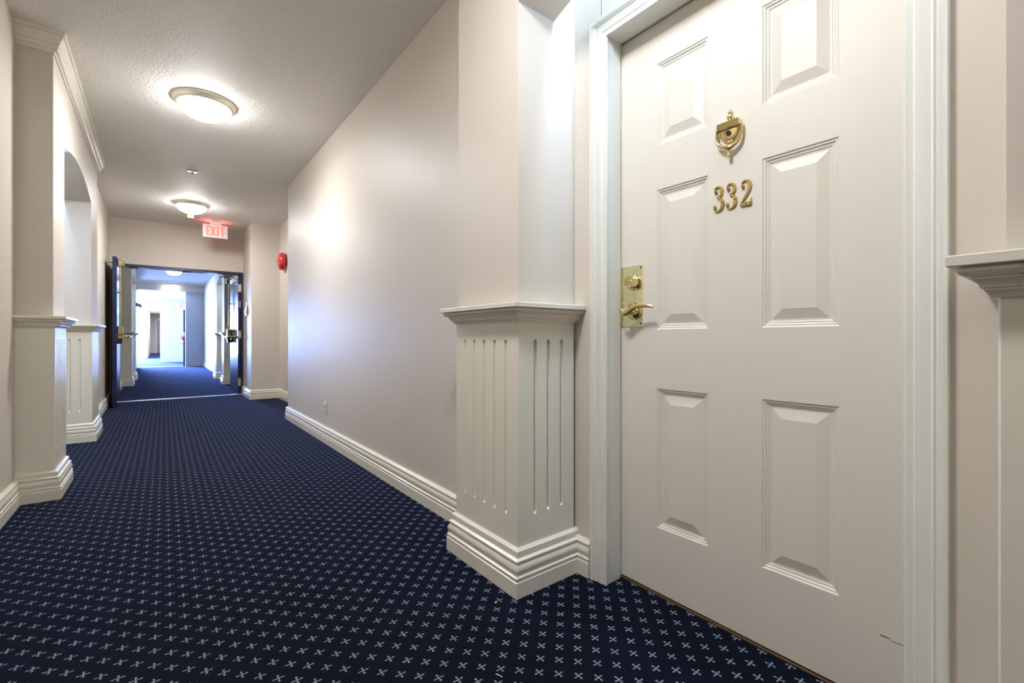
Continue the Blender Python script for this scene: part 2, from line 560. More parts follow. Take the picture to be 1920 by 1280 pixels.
# alcove back walls
struct(boxes('wall_left_alcove', [(-0.95, -0.763, 3.9, 5.7, 0, ZC)], M_wall), 'back wall of the left alcove behind the arch', 'wall')
DX = 1.397            # face of the apartment door
DY0, DY1, DZ = 0.248, 1.118, 2.030
struct(boxes('wall_right_alcove', [(1.310, 1.50, DY1 + 0.018, 1.62, 0, ZC), (1.310, 1.50, -0.34, DY0 - 0.018, 0, ZC), (1.310, 1.50, DY0 - 0.02, DY1 + 0.02, DZ + 0.018, ZC),
                                   (1.50, 1.75, -0.34, 1.62, 0, ZC)], M_wall), 'beige wall of the recess around the white door', 'wall')

# ------------------------------------------------------------------ baseboards
def baseboard(name, path, side, label):
    bm = bmesh.new(); sweep(bm, path, BASE, side)
    return struct(finish(bm, name, M_trim, smooth=35), label, 'baseboard')


baseboard('baseboard_right', [(1.165, 1.70), (1.165, 5.659), (1.40, 5.659)], 1, 'cream stepped baseboard along the long right wall')
baseboard('baseboard_recess', [(1.48, 5.70), (1.48, 7.76), (1.095, 7.76), (1.095, 8.575)], 1, 'cream baseboard around the recess beside the double doors')
baseboard('baseboard_left', [(-0.622, -3.2), (-0.622, 3.63)], -1, 'cream baseboard at the bottom left corner')
baseboard('baseboard_left_far', [(-0.553, 6.015), (-0.553, 8.56)], -1, 'cream baseboard behind the open navy door')
baseboard('baseboard_alcove', [(1.310, 1.182), (1.310, 1.262)], 1, 'short piece of baseboard between pilaster and door casing')
baseboard('baseboard_alcove_near', [(1.310, 0.096), (1.310, 0.184)], 1, 'short baseboard right of the door casing')
baseboard('baseboard_behind', [(1.165, -3.2), (1.165, -0.345)], 1, 'baseboard on the right behind the viewer')

# ------------------------------------------------------------------ apartment door
# casing (trim) with jamb
trim_no[0] += 1
cas = empty('trim_%d' % trim_no[0])
struct(cas, 'white moulded casing around the numbered door', 'door casing')
CP = [(0, 0), (0, 0.010), (0.004, 0.012), (0.016, 0.012), (0.020, 0.015), (0.034, 0.013), (0.046, 0.015), (0.050, 0.019),
      (0.054, 0.016), (0.058, 0.020), (0.066, 0.022), (0.072, 0.020), (0.074, 0.016), (0.074, 0)]
bm = bmesh.new()
sweep(bm, [(DY1 - 0.012, 0), (DY1 - 0.012, DZ - 0.004), (DY0 + 0.012, DZ - 0.004), (DY0 + 0.012, 0)], CP, -1, lambda a, b, h: (1.311 - h, a, b))
finish(bm, 'casing', M_case, cas, smooth=30)
bm = bmesh.new()
j = 0.013
for (a0, a1, c0, c1) in ((DY1 - j + 0.004, DY1 + 0.018, 0, DZ + 0.016), (DY0 - 0.018, DY0 + j - 0.004, 0, DZ + 0.016), (DY0 - 0.018, DY1 + 0.018, DZ - 0.001, DZ + 0.017)):
    box(bm, 1.300, DX - 0.012, a0, a1, c0, c1)
for (a0, a1, c0, c1) in ((DY1 - 0.004, DY1 + 0.018, 0, DZ + 0.016), (DY0 - 0.018, DY0 + 0.004, 0, DZ + 0.016), (DY0 - 0.018, DY1 + 0.018, DZ + 0.005, DZ + 0.017)):
    box(bm, DX - 0.0095, 1.47, a0, a1, c0, c1)
for (a0, a1, c0, c1) in ((DY1 - 0.001, DY1 + 0.018, 0, DZ + 0.016), (DY0 - 0.018, DY0 + 0.001, 0, DZ + 0.016), (DY0 - 0.018, DY1 + 0.018, DZ + 0.009, DZ + 0.017)):
    box(bm, DX - 0.013, 1.47, a0, a1, c0, c1)
finish_nomerge(bm, 'jamb', M_case, cas)
bm = bmesh.new(); box(bm, DX - 0.006, 1.47, DY0, DY1, 0.0, 0.0065)
th = finish(bm, 'threshold', M_bronze, cas, bevel=0.002); th['label'] = 'dark brown threshold strip'

# leaf: local coords identical with world
def raised(bm, y0, y1, z0, z1, x):
    """ring outlines of a raised panel set into plane x (front towards -X); returns outer loop verts"""
    steps = [(0, 0), (0.004, 0.0035), (0.0075, 0.0035), (0.011, 0.0075), (0.0145, 0.0075), (0.019, 0.0105), (0.024, 0.0105), (0.052, 0.002)]
    loops = []
    for ins, dep in steps:
        loops.append([bm.verts.new((x + dep, a, b)) for a, b in ((y0 + ins, z0 + ins), (y1 - ins, z0 + ins), (y1 - ins, z1 - ins), (y0 + ins, z1 - ins))])
    for a, b in zip(loops[:-1], loops[1:]):
        for i in range(4):
            k = (i + 1) % 4
            bm.faces.new((a[i], a[k], b[k], b[i]))
    bm.faces.new(loops[-1])


bm = bmesh.new()
yl = DY0 + 0.0025; yr = DY1 - 0.0025
ys = [yl, 0.409, 0.600, 0.766, 0.957, yr]
zs = [0.011, 0.240, 0.733, 0.943, 1.437, 1.594, 1.885, DZ - 0.001]
for i in range(5):
    for k in range(7):
        if i in (1, 3) and k in (1, 3, 5):
            raised(bm, ys[i], ys[i + 1], zs[k], zs[k + 1], DX)
        else:
            bm.faces.new([bm.verts.new((DX, a, b)) for a, b in ((ys[i], zs[k]), (ys[i + 1], zs[k]), (ys[i + 1], zs[k + 1]), (ys[i], zs[k + 1]))])
# sides and back
for pts in (((DX, yl, zs[0]), (DX, yr, zs[0]), (DX + 0.044, yr, zs[0]), (DX + 0.044, yl, zs[0])),
            ((DX, yl, zs[-1]), (DX, yr, zs[-1]), (DX + 0.044, yr, zs[-1]), (DX + 0.044, yl, zs[-1])),
            ((DX, yl, zs[0]), (DX, yl, zs[-1]), (DX + 0.044, yl, zs[-1]), (DX + 0.044, yl, zs[0])),
            ((DX, yr, zs[0]), (DX, yr, zs[-1]), (DX + 0.044, yr, zs[-1]), (DX + 0.044, yr, zs[0])),
            ((DX + 0.044, yl, zs[0]), (DX + 0.044, yr, zs[0]), (DX + 0.044, yr, zs[-1]), (DX + 0.044, yl, zs[-1]))):
    bm.faces.new([bm.verts.new(p) for p in pts])
door = empty('door_1', (DX, DY0, 0))
struct(door, 'white six-panel apartment door with brass numerals and knocker', 'door')
bmesh.ops.remove_doubles(bm, verts=bm.verts, dist=1e-5)
bmesh.ops.recalc_face_normals(bm, faces=bm.faces)
me = bpy.data.meshes.new('door_leaf'); bm.to_mesh(me); bm.free(); me.materials.append(M_door)


def relink(o, parent):
    o.parent = parent
    o.matrix_parent_inverse = parent_matrix(parent).inverted()
    return o


def parent_matrix(p):
    from mathutils import Matrix
    m = Matrix.Translation(p.location) @ p.rotation_euler.to_matrix().to_4x4()
    return m if not p.parent else parent_matrix(p.parent) @ p.matrix_parent_inverse @ m


leaf = bpy.data.objects.new('door_leaf', me); COL.objects.link(leaf); relink(leaf, door)
# scratch near the hinge side
bm = bmesh.new()
for (ya_, za_, yb_, zb_, w_) in ((0.324, 0.185, 0.305, 0.183, 0.0012), (0.303, 0.184, 0.279, 0.180, 0.0005)):
    box(bm, DX - 0.0004, DX + 0.0006, yb_, ya_, min(za_, zb_), min(za_, zb_) + w_ * 1.6)
s = finish_nomerge(bm, 'scratch', M_black); relink(s, leaf)

FX = DX               # mapping for lathes whose axis points out of the door (-X)
def out_of_door(cy, cz, x0=FX):
    return lambda a, b, h: (x0 - h, cy + a, cz + b)


# numerals -----------------------------------------------------------
def ribbon(bm, pts, depth, ox, oy, sc_, x0):
    """pts (u, v, w): centreline with width; u runs to the right as seen (towards -Y)"""
    rows = []
    n = len(pts)
    for i in range(n):
        a = pts[max(i - 1, 0)]; b = pts[min(i + 1, n - 1)]
        t = Vector((b[0] - a[0], b[1] - a[1])).normalized()
        nn = Vector((-t.y, t.x))
        row = []
        for s_, dd in ((-1, 0), (-1, 0.75), (-0.72, 1), (0.72, 1), (1, 0.75), (1, 0)):
            p = Vector(pts[i][:2]) + nn * (s_ * pts[i][2] / 2)
            row.append(bm.verts.new((x0 - dd * depth, oy - p.x * sc_ * 0.72, ox + p.y * sc_)))
        rows.append(row)
    for a, b in zip(rows[:-1], rows[1:]):
        for k in range(5):
            bm.faces.new((a[k], a[k + 1], b[k + 1], b[k]))
    bm.faces.new(rows[0]); bm.faces.new(list(reversed(rows[-1])))


def ball(bm, u, v, r, depth, ox, oy, sc_, x0):
    lathe(bm, [(r * sc_, 0), (r * sc_, depth * 0.75), (r * 0.72 * sc_, depth), (0, depth)], 18, lambda a, b, h: (x0 - h, oy - (u * sc_ - a) * 0.72, ox + v * sc_ + b))


def hole(bm, u, v, r, depth, ox, oy, sc_, x0):
    lathe(bm, [(r * sc_, depth), (r * 0.8 * sc_, depth + 0.0006), (0, depth + 0.0002)], 12, lambda a, b, h: (x0 - h, oy - u * sc_ * 0.72 + a, ox + v * sc_ + b))


THREE_T = catmull([(0.10, 0.80, 0.03), (0.13, 0.92, 0.06), (0.28, 0.975, 0.055), (0.45, 0.90, 0.13), (0.485, 0.76, 0.17), (0.42, 0.62, 0.12), (0.25, 0.545, 0.05)], 6)
THREE_B = catmull([(0.25, 0.545, 0.05), (0.43, 0.50, 0.10), (0.535, 0.34, 0.19), (0.49, 0.15, 0.17), (0.30, 0.03, 0.06), (0.12, 0.07, 0.06), (0.06, 0.19, 0.04)], 6)
TWO = catmull([(0.10, 0.78, 0.03), (0.14, 0.91, 0.06), (0.30, 0.97, 0.06), (0.47, 0.89, 0.14), (0.51, 0.74, 0.18), (0.44, 0.56, 0.15), (0.28, 0.36, 0.10), (0.13, 0.20, 0.07), (0.05, 0.06, 0.05)], 6)


def numeral(ch, ytop, zbase):
    S = 0.0805; dp = 0.006
    bm = bmesh.new()
    if ch == '3':
        ribbon(bm, THREE_T, dp, zbase, ytop, S, FX)
        ribbon(bm, THREE_B, dp, zbase, ytop, S, FX)
        ball(bm, 0.17, 0.79, 0.085, dp, zbase, ytop, S, FX)
        ball(bm, 0.11, 0.20, 0.09, dp, zbase, ytop, S, FX)
    else:
        ribbon(bm, TWO, dp, zbase, ytop, S, FX)
        ball(bm, 0.17, 0.76, 0.085, dp, zbase, ytop, S, FX)
        ribbon(bm, catmull([(0.03, 0.07, 0.10), (0.2, 0.085, 0.14), (0.4, 0.08, 0.16), (0.58, 0.075, 0.15)], 4), dp, zbase, ytop, S, FX)
        ribbon(bm, [(0.545, 0.06, 0.09), (0.575, 0.14, 0.07), (0.59, 0.27, 0.03)], dp, zbase, ytop, S, FX)
    bmesh.ops.recalc_face_normals(bm, faces=bm.faces)
    o = finish_nomerge(bm, 'numeral', M_numeral)
    relink(o, door)
    bm = bmesh.new()
    for u, v in (((0.17, 0.79), (0.53, 0.33)) if ch == '3' else ((0.17, 0.76), (0.33, 0.085))):
        hole(bm, u, v, 0.032, dp, zbase, ytop, S, FX)
    h = finish_nomerge(bm, 'screw', M_black); relink(h, o)
    o['label'] = {0.748: 'brass figure 3, leftmost', 0.708: 'brass figure 3, in the middle', 0.6635: 'brass figure 2'}[ytop]
    return o


numeral('3', 0.748, 1.310)
numeral('3', 0.708, 1.310)
numeral('2', 0.6635, 1.3085)

# knocker --------------------------------------------------------------
KY = 0.692
kn = empty('door_knocker', (DX, KY, 1.555)); relink(kn, door)
bm = bmesh.new()
# finial above and foot below, turned half-round against the door
fin = [(0.010, 1.574), (0.006, 1.579), (0.005, 1.583), (0.008, 1.586), (0.0105, 1.592), (0.0085, 1.598), (0.0045, 1.601), (0.006, 1.604), (0.0065, 1.608), (0.005, 1.613), (0, 1.6165)]
lathe(bm, fin, 20, lambda a, b, h: (DX - 0.006 + a * 0.8, KY + b, h))
# shield: half disc, domed
rows = []
for k in range(7):
    q = k / 6
    r = 0.034 * math.cos(q * PI / 2 * 0.97)
    dp = 0.004 + 0.011 * math.sin(q * PI / 2)
    rows.append([bm.verts.new((DX - dp, KY + r * math.cos(PI + PI * i / 20), 1.558 + 1.25 * r * math.sin(PI + PI * i / 20))) for i in range(21)])
back = [bm.verts.new((DX, v.co.y, v.co.z)) for v in rows[0]]
rr = [back] + rows
for a, b in zip(rr[:-1], rr[1:]):
    for i in range(20):
        bm.faces.new((a[i], a[i + 1], b[i + 1], b[i]))
bm.faces.new(rows[-1])
s = finish_nomerge(bm, 'backplate', M_brass, smooth=40); relink(s, kn)
bm = bmesh.new()
box(bm, DX - 0.024, DX, KY - 0.034, KY + 0.034, 1.556, 1.576)
lathe(bm, [(0.006, -0.040), (0.006, 0.040)], 14, lambda a, b, h: (DX - 0.012 + a, KY + h, 1.558 + b))
s = finish_nomerge(bm, 'crossbar', M_brass, bevel=0.0015); relink(s, kn)
bm = bmesh.new()
U = catmull([(DX - 0.012, KY + 0.037, 1.560, 0.0042), (DX - 0.013, KY + 0.0385, 1.535, 0.0045), (DX - 0.014, KY + 0.031, 1.512, 0.0055), (DX - 0.016, KY + 0.014, 1.499, 0.007),
             (DX - 0.017, KY, 1.496, 0.0085), (DX - 0.016, KY - 0.014, 1.499, 0.007), (DX - 0.014, KY - 0.031, 1.512, 0.0055), (DX - 0.013, KY - 0.0385, 1.535, 0.0045), (DX - 0.012, KY - 0.037, 1.560, 0.0042)], 5)
tube(bm, U, 12)
lathe(bm, [(0.007, 1.496), (0.006, 1.489), (0.0035, 1.484), (0.0045, 1.478), (0.006, 1.472), (0.0055, 1.467), (0, 1.4635)], 16, lambda a, b, h: (DX - 0.014 + a, KY + b, h))
s = finish_nomerge(bm, 'ring', M_brass, smooth=40); relink(s, kn)
bm = bmesh.new()
lathe(bm, [(0.0075, 0.010), (0.0075, 0.0185), (0.005, 0.0195), (0.0045, 0.018), (0, 0.0185)], 20, out_of_door(KY, 1.541))
s = finish_nomerge(bm, 'peephole', M_glass, smooth=40); relink(s, kn); s['label'] = 'dark glass peephole lens'

# lock plate, deadbolt, lever ----------------------------------------------
lp = empty('lock', (DX, 1.064, 1.068)); relink(lp, door)
bm = bmesh.new(); box(bm, DX - 0.003, DX + 0.001, 1.0145, 1.1165, 0.954, 1.182)
s = finish(bm, 'escutcheon', M_plate, bevel=0.0015); relink(s, lp)
bm = bmesh.new()
for z in (0.966, 1.171):
    lathe(bm, [(0.0035, 0.003), (0.003, 0.0036), (0, 0.0034)], 12, out_of_door(1.023, z))
s = finish_nomerge(bm, 'screw', M_black); relink(s, lp)
bm = bmesh.new()
lathe(bm, [(0.030, 0.003), (0.030, 0.006), (0.0255, 0.010), (0.024, 0.030), (0.023, 0.032), (0.021, 0.033), (0.0205, 0.0318), (0.0115, 0.0318), (0.011, 0.0325), (0, 0.0325)], 32, out_of_door(1.052, 1.117))
s = finish_nomerge(bm, 'deadbolt', M_brass, smooth=35); relink(s, lp)
bm = bmesh.new(); box(bm, DX - 0.0332, DX - 0.031, 1.049, 1.055, 1.1155, 1.1185)
k = finish(bm, 'keyhole', M_black); relink(k, lp)
lv = empty('lever_handle', (DX, 1.052, 1.012)); relink(lv, lp)
bm = bmesh.new()
lathe(bm, [(0.033, 0.003), (0.033, 0.006), (0.031, 0.010), (0.024, 0.016), (0.014, 0.019), (0.012, 0.024), (0.012, 0.044), (0.010, 0.050), (0, 0.051)], 32, out_of_door(1.052, 1.012))
lever = catmull([(DX - 0.054, 1.078, 1.022, 0.004), (DX - 0.056, 1.073, 1.013, 0.008), (DX - 0.057, 1.062, 1.003, 0.010), (DX - 0.056, 1.050, 1.004, 0.011), (DX - 0.054, 1.032, 1.015, 0.010), (DX - 0.052, 1.008, 1.025, 0.009), (DX - 0.048, 0.975, 1.027, 0.0075), (DX - 0.043, 0.950, 1.022, 0.005), (DX - 0.041, 0.942, 1.020, 0.0025)], 6)
tube(bm, lever, 12, (0.5, 1.0))
s = finish_nomerge(bm, 'lever', M_brass, smooth=45); relink(s, lp)
bpy.data.objects.remove(lv)

# ------------------------------------------------------------------ ceiling lights
def ceiling_light(x, y, z, label, power=18.5, mat=None):
    root = empty('ceiling_light', (x, y, z))
    tag(root, label, 'ceiling light', 'domed ceiling lights along the corridor')
    bm = bmesh.new()
    lathe(bm, [(0.198, 0.0), (0.198, -0.006), (0.196, -0.012), (0.192, -0.014), (0.190, -0.020), (0.184, -0.027), (0.176, -0.030), (0.174, -0.036), (0.169, -0.040), (0.160, -0.040), (0.155, -0.032), (0.155, 0.0)], 64)
    finish_nomerge(bm, 'rim', M_rim, root, smooth=30)
    bm = bmesh.new()
    prof = []
    for k in range(15):
        a = (PI / 2) * k / 14
        prof.append((0.158 * math.cos(a) if k < 14 else 0.0, -0.036 - 0.088 * math.sin(a)))
    lathe(bm, prof, 48)
    finish_nomerge(bm, 'glass_dome', mat or M_lamp, root, smooth=60)
    bm = bmesh.new()
    lathe(bm, [(0.012, -0.1225), (0.011, -0.126), (0.007, -0.128), (0.004, -0.133), (0, -0.135)], 16)
    finish_nomerge(bm, 'finial', M_rim, root, smooth=40)
    ld = bpy.data.lights.new('bulb', 'AREA'); ld.shape = 'DISK'; ld.size = 0.26; ld.energy = power; ld.color = (0.96, 0.98, 1.0)
    lo = bpy.data.objects.new('bulb', ld); COL.objects.link(lo); lo.location = (x, y, z - 0.165)
    return root


LX = 0.268
lamps = [(4.02, 'nearest and largest domed ceiling light in view'), (7.15, 'domed ceiling light just before the exit sign'),
         (14.4, 'bright domed light half hidden by the navy door head'), (18.0, 'farthest domed ceiling light beyond the navy doors'),
         (10.8, 'domed ceiling light just past the navy doors'), (0.80, 'domed ceiling light overhead')]
M_lamp_dim = glow('lit_dome_far', (0.96, 0.98, 1.0), 9.0)
for y, lab in lamps:
    if y > 9: ceiling_light(0.31, y, ZC, lab, 3.0, M_lamp_dim)
    else: ceiling_light(0.335 if y > 7 else LX, y, ZC, lab, 18.5 if y > 1 else 16.0)

# ------------------------------------------------------------------ ceiling devices
sp = empty('sprinkler_head', (0.276, 5.73, ZC)); tag(sp, 'small round sprinkler head on the ceiling between the two near lights', 'sprinkler')
bm = bmesh.new(); lathe(bm, [(0.054, 0), (0.054, -0.004), (0.040, -0.008), (0.016, -0.007), (0, -0.007)], 28); finish_nomerge(bm, 'cover_plate', M_alu, sp, smooth=40)
bm = bmesh.new(); lathe(bm, [(0.010, -0.006), (0.009, -0.022), (0.004, -0.026), (0.004, -0.034), (0.014, -0.035), (0.014, -0.037), (0, -0.038)], 18); finish_nomerge(bm, 'deflector', M_chrome, sp, smooth=40)

dt = empty('smoke_detector', (0.350, 7.72, ZC)); tag(dt, 'yellowed box detector under the ceiling behind the second light', 'smoke detector')
bm = bmesh.new(); box(bm, -0.06, 0.06, -0.06, 0.06, -0.014, 0); finish(bm, 'mounting_plate', M_cream, dt, bevel=0.004)
bm = bmesh.new(); box(bm, -0.042, 0.042, -0.042, 0.042, -0.068, -0.0135); finish(bm, 'housing', M_cream, dt, bevel=0.008)

# ------------------------------------------------------------------ exit signs
def exit_sign(x, y, ztop, w, h, label, canopy=True, glowtop=True):
    root = empty('exit_sign', (x, y, ztop)); tag(root, label, 'exit sign')
    bm = bmesh.new(); box(bm, -w / 2, w / 2, -0.022, 0.022, -h, 0); finish(bm, 'housing', M_exitface, root, bevel=0.003)
    lh, lw, st = h * 0.74, w * 0.155, w * 0.048
    x0 = -w * 0.36; z0 = -h * 0.87; gap = w * 0.035
    for i, ch in enumerate('EXIT'):
        bm = bmesh.new()
        a = x0 + i * (lw + gap)
        yf0, yf1 = -0.0245, -0.0215
        if ch == 'E':
            box(bm, a, a + st, yf0, yf1, z0, z0 + lh)
            for zz in (z0, z0 + lh / 2 - st / 2, z0 + lh - st): box(bm, a + st * 0.9, a + lw, yf0, yf1, zz, zz + st)
        elif ch == 'X':
            for s_ in (0, 1):
                xa, xb_ = (a, a + lw) if s_ == 0 else (a + lw, a)
                q = st / 2 * 1.1
                lo = [(xa - q, z0), (xa + q, z0), (xb_ + q, z0 + lh), (xb_ - q, z0 + lh)]
                f_ = [bm.verts.new((p[0], yf0 - 0.0002 * s_, p[1])) for p in lo]; g_ = [bm.verts.new((p[0], yf1, p[1])) for p in lo]
                bm.faces.new(f_); bm.faces.new(list(reversed(g_)))
                for k_ in range(4):
                    bm.faces.new((f_[k_], f_[(k_ + 1) % 4], g_[(k_ + 1) % 4], g_[k_]))
        elif ch == 'I':
            box(bm, a + lw / 2 - st / 2, a + lw / 2 + st / 2, yf0, yf1, z0, z0 + lh)
        else:
            box(bm, a + lw / 2 - st / 2, a + lw / 2 + st / 2, yf0, yf1, z0, z0 + lh)
            box(bm, a, a + lw, yf0 - 0.0001, yf1, z0 + lh - st, z0 + lh)
        finish_nomerge(bm, 'letter', M_exit, root)
    if canopy:
        bm = bmesh.new(); box(bm, -w * 0.20, w * 0.25, -0.03, 0.03, -0.002, ZC - ztop); finish(bm, 'canopy', M_exitface, root)
    if glowtop:
        ld = bpy.data.lights.new('sign_lamp', 'AREA'); ld.shape = 'RECTANGLE'; ld.size = w * 0.8; ld.size_y = 0.03; ld.energy = 1.6; ld.color = (1.0, 0.06, 0.05)
        lo = bpy.data.objects.new('sign_lamp', ld); COL.objects.link(lo); lo.location = (x, y, ztop + 0.002); lo.rotation_euler = (PI, 0, 0)
    return root


exit_sign(0.663, 8.02, 2.592, 0.312, 0.190, 'red lit EXIT sign hanging from the ceiling before the double doors')

# ------------------------------------------------------------------ fire bell, pull station, outlet
fb = empty('fire_bell', (1.48, 7.34, 2.044)); tag(fb, 'red round fire bell on the recess wall, half behind the long wall', 'fire alarm bell')
bm = bmesh.new()
lathe(bm, [(0.128, 0.028), (0.130, 0.036), (0.128, 0.056), (0.118, 0.080), (0.098, 0.094), (0.060, 0.102), (0.012, 0.104), (0, 0.104)], 48, lambda a, b, h: (-h, a, b))
finish_nomerge(bm, 'gong', M_red, fb, smooth=50)
bm = bmesh.new(); box(bm, -0.030, -0.002, -0.055, 0.055, -0.055, 0.055); finish(bm, 'back_box', M_red, fb, bevel=0.006)
bm = bmesh.new(); lathe(bm, [(0.012, 0.103), (0.012, 0.110), (0, 0.112)], 12, lambda a, b, h: (-h, a, b)); finish_nomerge(bm, 'centre_nut', M_black, fb)

ps = empty('fire_alarm_pull_station', (1.095, 8.18, 1.355)); tag(ps, 'small red and white fire alarm pull station beside the right navy door', 'fire alarm pull station')
bm = bmesh.new(); box(bm, -0.018, 0.001, -0.060, 0.060, -0.082, 0.062); finish(bm, 'body', M_red, ps, bevel=0.005)
bm = bmesh.new(); box(bm, -0.034, -0.017, -0.050, 0.050, -0.050, -0.012); finish(bm, 'pull_bar', M_white, ps, bevel=0.004)
bm = bmesh.new(); box(bm, -0.012, 0.001, -0.020, 0.045, 0.064, 0.125); finish(bm, 'notice_plate', M_white, ps, bevel=0.002)

ol = empty('power_outlet', (1.165, 4.172, 0.298)); tag(ol, 'almond power outlet low on the long right wall', 'power outlet')
bm = bmesh.new(); box(bm, -0.006, 0.0, -0.036, 0.036, -0.058, 0.058); finish(bm, 'cover_plate', M_almond, ol, bevel=0.003)
for zz in (-0.024, 0.024):
    bm = bmesh.new(); lathe(bm, [(0.0165, 0.0055), (0.0165, 0.008), (0.015, 0.009), (0, 0.009)], 20, lambda a, b, h, zz=zz: (-h, a, zz + b * 0.85)); so = finish_nomerge(bm, 'socket', M_almond, ol, smooth=40)
    bm = bmesh.new()
    for yy in (-0.0065, 0.0065): box(bm, -0.0093, -0.0088, yy - 0.001, yy + 0.001, zz - 0.004, zz + 0.006)
    finish_nomerge(bm, 'slot', M_black, so)

# ------------------------------------------------------------------ navy double doors
trim_no[0] += 1
fr = empty('trim_%d' % trim_no[0]); struct(fr, 'navy steel frame of the double doors', 'door frame')
bm = bmesh.new()
box(bm, -0.502, 1.097, 8.585, 8.745, 1.952, 1.992)
box(bm, -0.502, -0.455, 8.585, 8.745, 0, 1.96)
box(bm, 1.070, 1.097, 8.585, 8.745, 0, 1.96)
finish_nomerge(bm, 'frame', M_navyd, fr)
bm = bmesh.new()
box(bm, -0.34, -0.24, 8.62, 8.66, 1.938, 1.953); box(bm, 0.29, 0.39, 8.62, 8.66, 1.936, 1.953)
finish_nomerge(bm, 'latch_strike', M_black, fr)
trim_no[0] += 1
bm = bmesh.new(); sweep(bm, [(-0.455, 8.60), (1.072, 8.60)], [(-0.05, 0), (-0.04, 0.007), (0.04, 0.007), (0.05, 0)], 1)
o = finish(bm, 'trim_%d' % trim_no[0], M_alu); struct(o, 'pale metal strip across the carpet under the navy doors', 'threshold')

# left leaf, swung open towards the viewer.  Local: hinge at origin, leaf runs along -Y
def leaf_hardware(root, sgn, yfree, yhinge, zs_):
    """sgn: side (+1 = +X) that carries the exit device"""
    x = sgn * 0.0225
    ya = yfree
    dy = 1 if yhinge > yfree else -1
    bm = bmesh.new(); box(bm, x, x + sgn * 0.075, ya + dy * 0.02, ya + dy * 0.10, 1.870, 1.965); finish(bm, 'latch_case', M_brass, root, bevel=0.012)
    bm = bmesh.new(); tube(bm, [(x + sgn * 0.03, ya + dy * 0.06, 1.87, 0.008), (x + sgn * 0.03, ya + dy * 0.06, 1.05, 0.008)], 10)
    tube(bm, [(x + sgn * 0.0, ya + dy * 0.06, 1.52, 0.010), (x + sgn * 0.045, ya + dy * 0.06, 1.52, 0.010)], 10)
    finish_nomerge(bm, 'vertical_rod', M_brass, root, smooth=50)
    dev = None
    bm = bmesh.new(); box(bm, x, x + sgn * 0.062, ya + dy * 0.02, ya + dy * 0.11, 0.955, 1.075); box(bm, x, x + sgn * 0.075, ya + dy * 0.02, ya + dy * 0.13, 0.905, 0.96)
    dev = finish_nomerge(bm, 'exit_device', M_brass, root, bevel=0.012)
    bm = bmesh.new(); box(bm, x, x + sgn * 0.055, ya + dy * 0.025, ya + dy * 0.105, 0.84, 0.905); finish_nomerge(bm, 'latch_cover', M_black, dev, bevel=0.006)
    bm = bmesh.new()
    pts = [(x + sgn * 0.02, ya + dy * 0.12, 0.935, 0.014), (x + sgn * 0.10, ya + dy * 0.10, 0.94, 0.014), (x + sgn * 0.115, ya + dy * 0.14, 0.94, 0.015), (x + sgn * 0.115, yhinge - dy * 0.12, 0.94, 0.015), (x + sgn * 0.02, yhinge - dy * 0.07, 0.94, 0.014)]
    tube(bm, pts, 12); finish_nomerge(bm, 'push_bar', M_brass, dev, smooth=50)


def leaf(name, loc, rz, sgn, yfree, label):
    root = empty(name, loc, rz); struct(root, label, 'door')
    bm = bmesh.new(); box(bm, -0.0225, 0.0225, min(0, yfree), max(0, yfree), 0.008, 1.985); finish(bm, 'leaf', M_navy, root, bevel=0.002)
    leaf_hardware(root, sgn, yfree, 0.0, 0)
    return root


dl = leaf('door_2', (-0.462, 8.60, 0), math.radians(0.6), 1, -0.735, 'left navy fire door standing open against the left wall, edge to the viewer')
bm = bmesh.new(); box(bm, -0.058, -0.0225, -0.36, -0.12, 1.86, 1.92); finish(bm, 'closer', M_alu, dl, bevel=0.004)
dr = leaf('door_3', (1.050, 8.64, 0), math.radians(2.5), -1, 0.735, 'right navy fire door swung away, seen beside the pull station')
for zz in (0.20, 0.98, 1.74):
    bm = bmesh.new(); box(bm, -0.021, 0.021, -0.004, 0.0, zz - 0.06, zz + 0.06)
    lathe(bm, [(0.007, zz - 0.06), (0.007, zz + 0.06)], 10, lambda a, b, h: (0.024 + a, -0.004 + b, h))
    finish_nomerge(bm, 'hinge', M_plate, dr)
bm = bmesh.new(); box(bm, -0.021, 0.021, -0.002, 0.0, 1.42, 1.53); finish(bm, 'rating_label', paint('label_pink', (0.35, 0.2, 0.22), 0.5), dr)
bm = bmesh.new(); box(bm, -0.085, -0.0225, 0.10, 0.36, 1.84, 1.90); cl = finish(bm, 'closer', M_alu, dr, bevel=0.006)
bm = bmesh.new(); tube(bm, [(-0.06, 0.14, 1.90, 0.009), (-0.06, 0.14, 1.93, 0.009), (-0.24, 0.32, 1.935, 0.008), (-0.20, 0.02, 1.945, 0.008)], 8); finish_nomerge(bm, 'closer_arm', M_grey, cl)

# ------------------------------------------------------------------ corridor beyond the doors
XR2, XL2 = 1.190, -0.553
xsr, xsl = 1.025, -0.405
portal('far right', 1, xsr, 10.68, 11.03, 12.15, 12.55, XR2, XR2, 'wall_far_right_arch', 'arched wall on the right beyond the navy doors',
       'beige pilaster right behind the open right navy door', 'white pilaster second on the right beyond the navy doors', spring=2.12)
portal('far left', -1, xsl, 11.38, 11.75, 13.06, 13.45, XL2, XL2, 'wall_far_left_arch', 'arched wall on the left beyond the navy doors',
       'beige pilaster on the left just beyond the navy doors', 'white pilaster second on the left beyond the navy doors', spring=2.12)
struct(boxes('wall_far_right', [(XR2, 1.75, 8.74, 10.75, 0, ZC), (XR2 + 0.13, 1.75, 10.7, 12.52, 0, ZC), (XR2, 1.75, 12.5, 18.30, 0, ZC)], M_wall), 'bright right wall beyond the navy doors', 'wall')
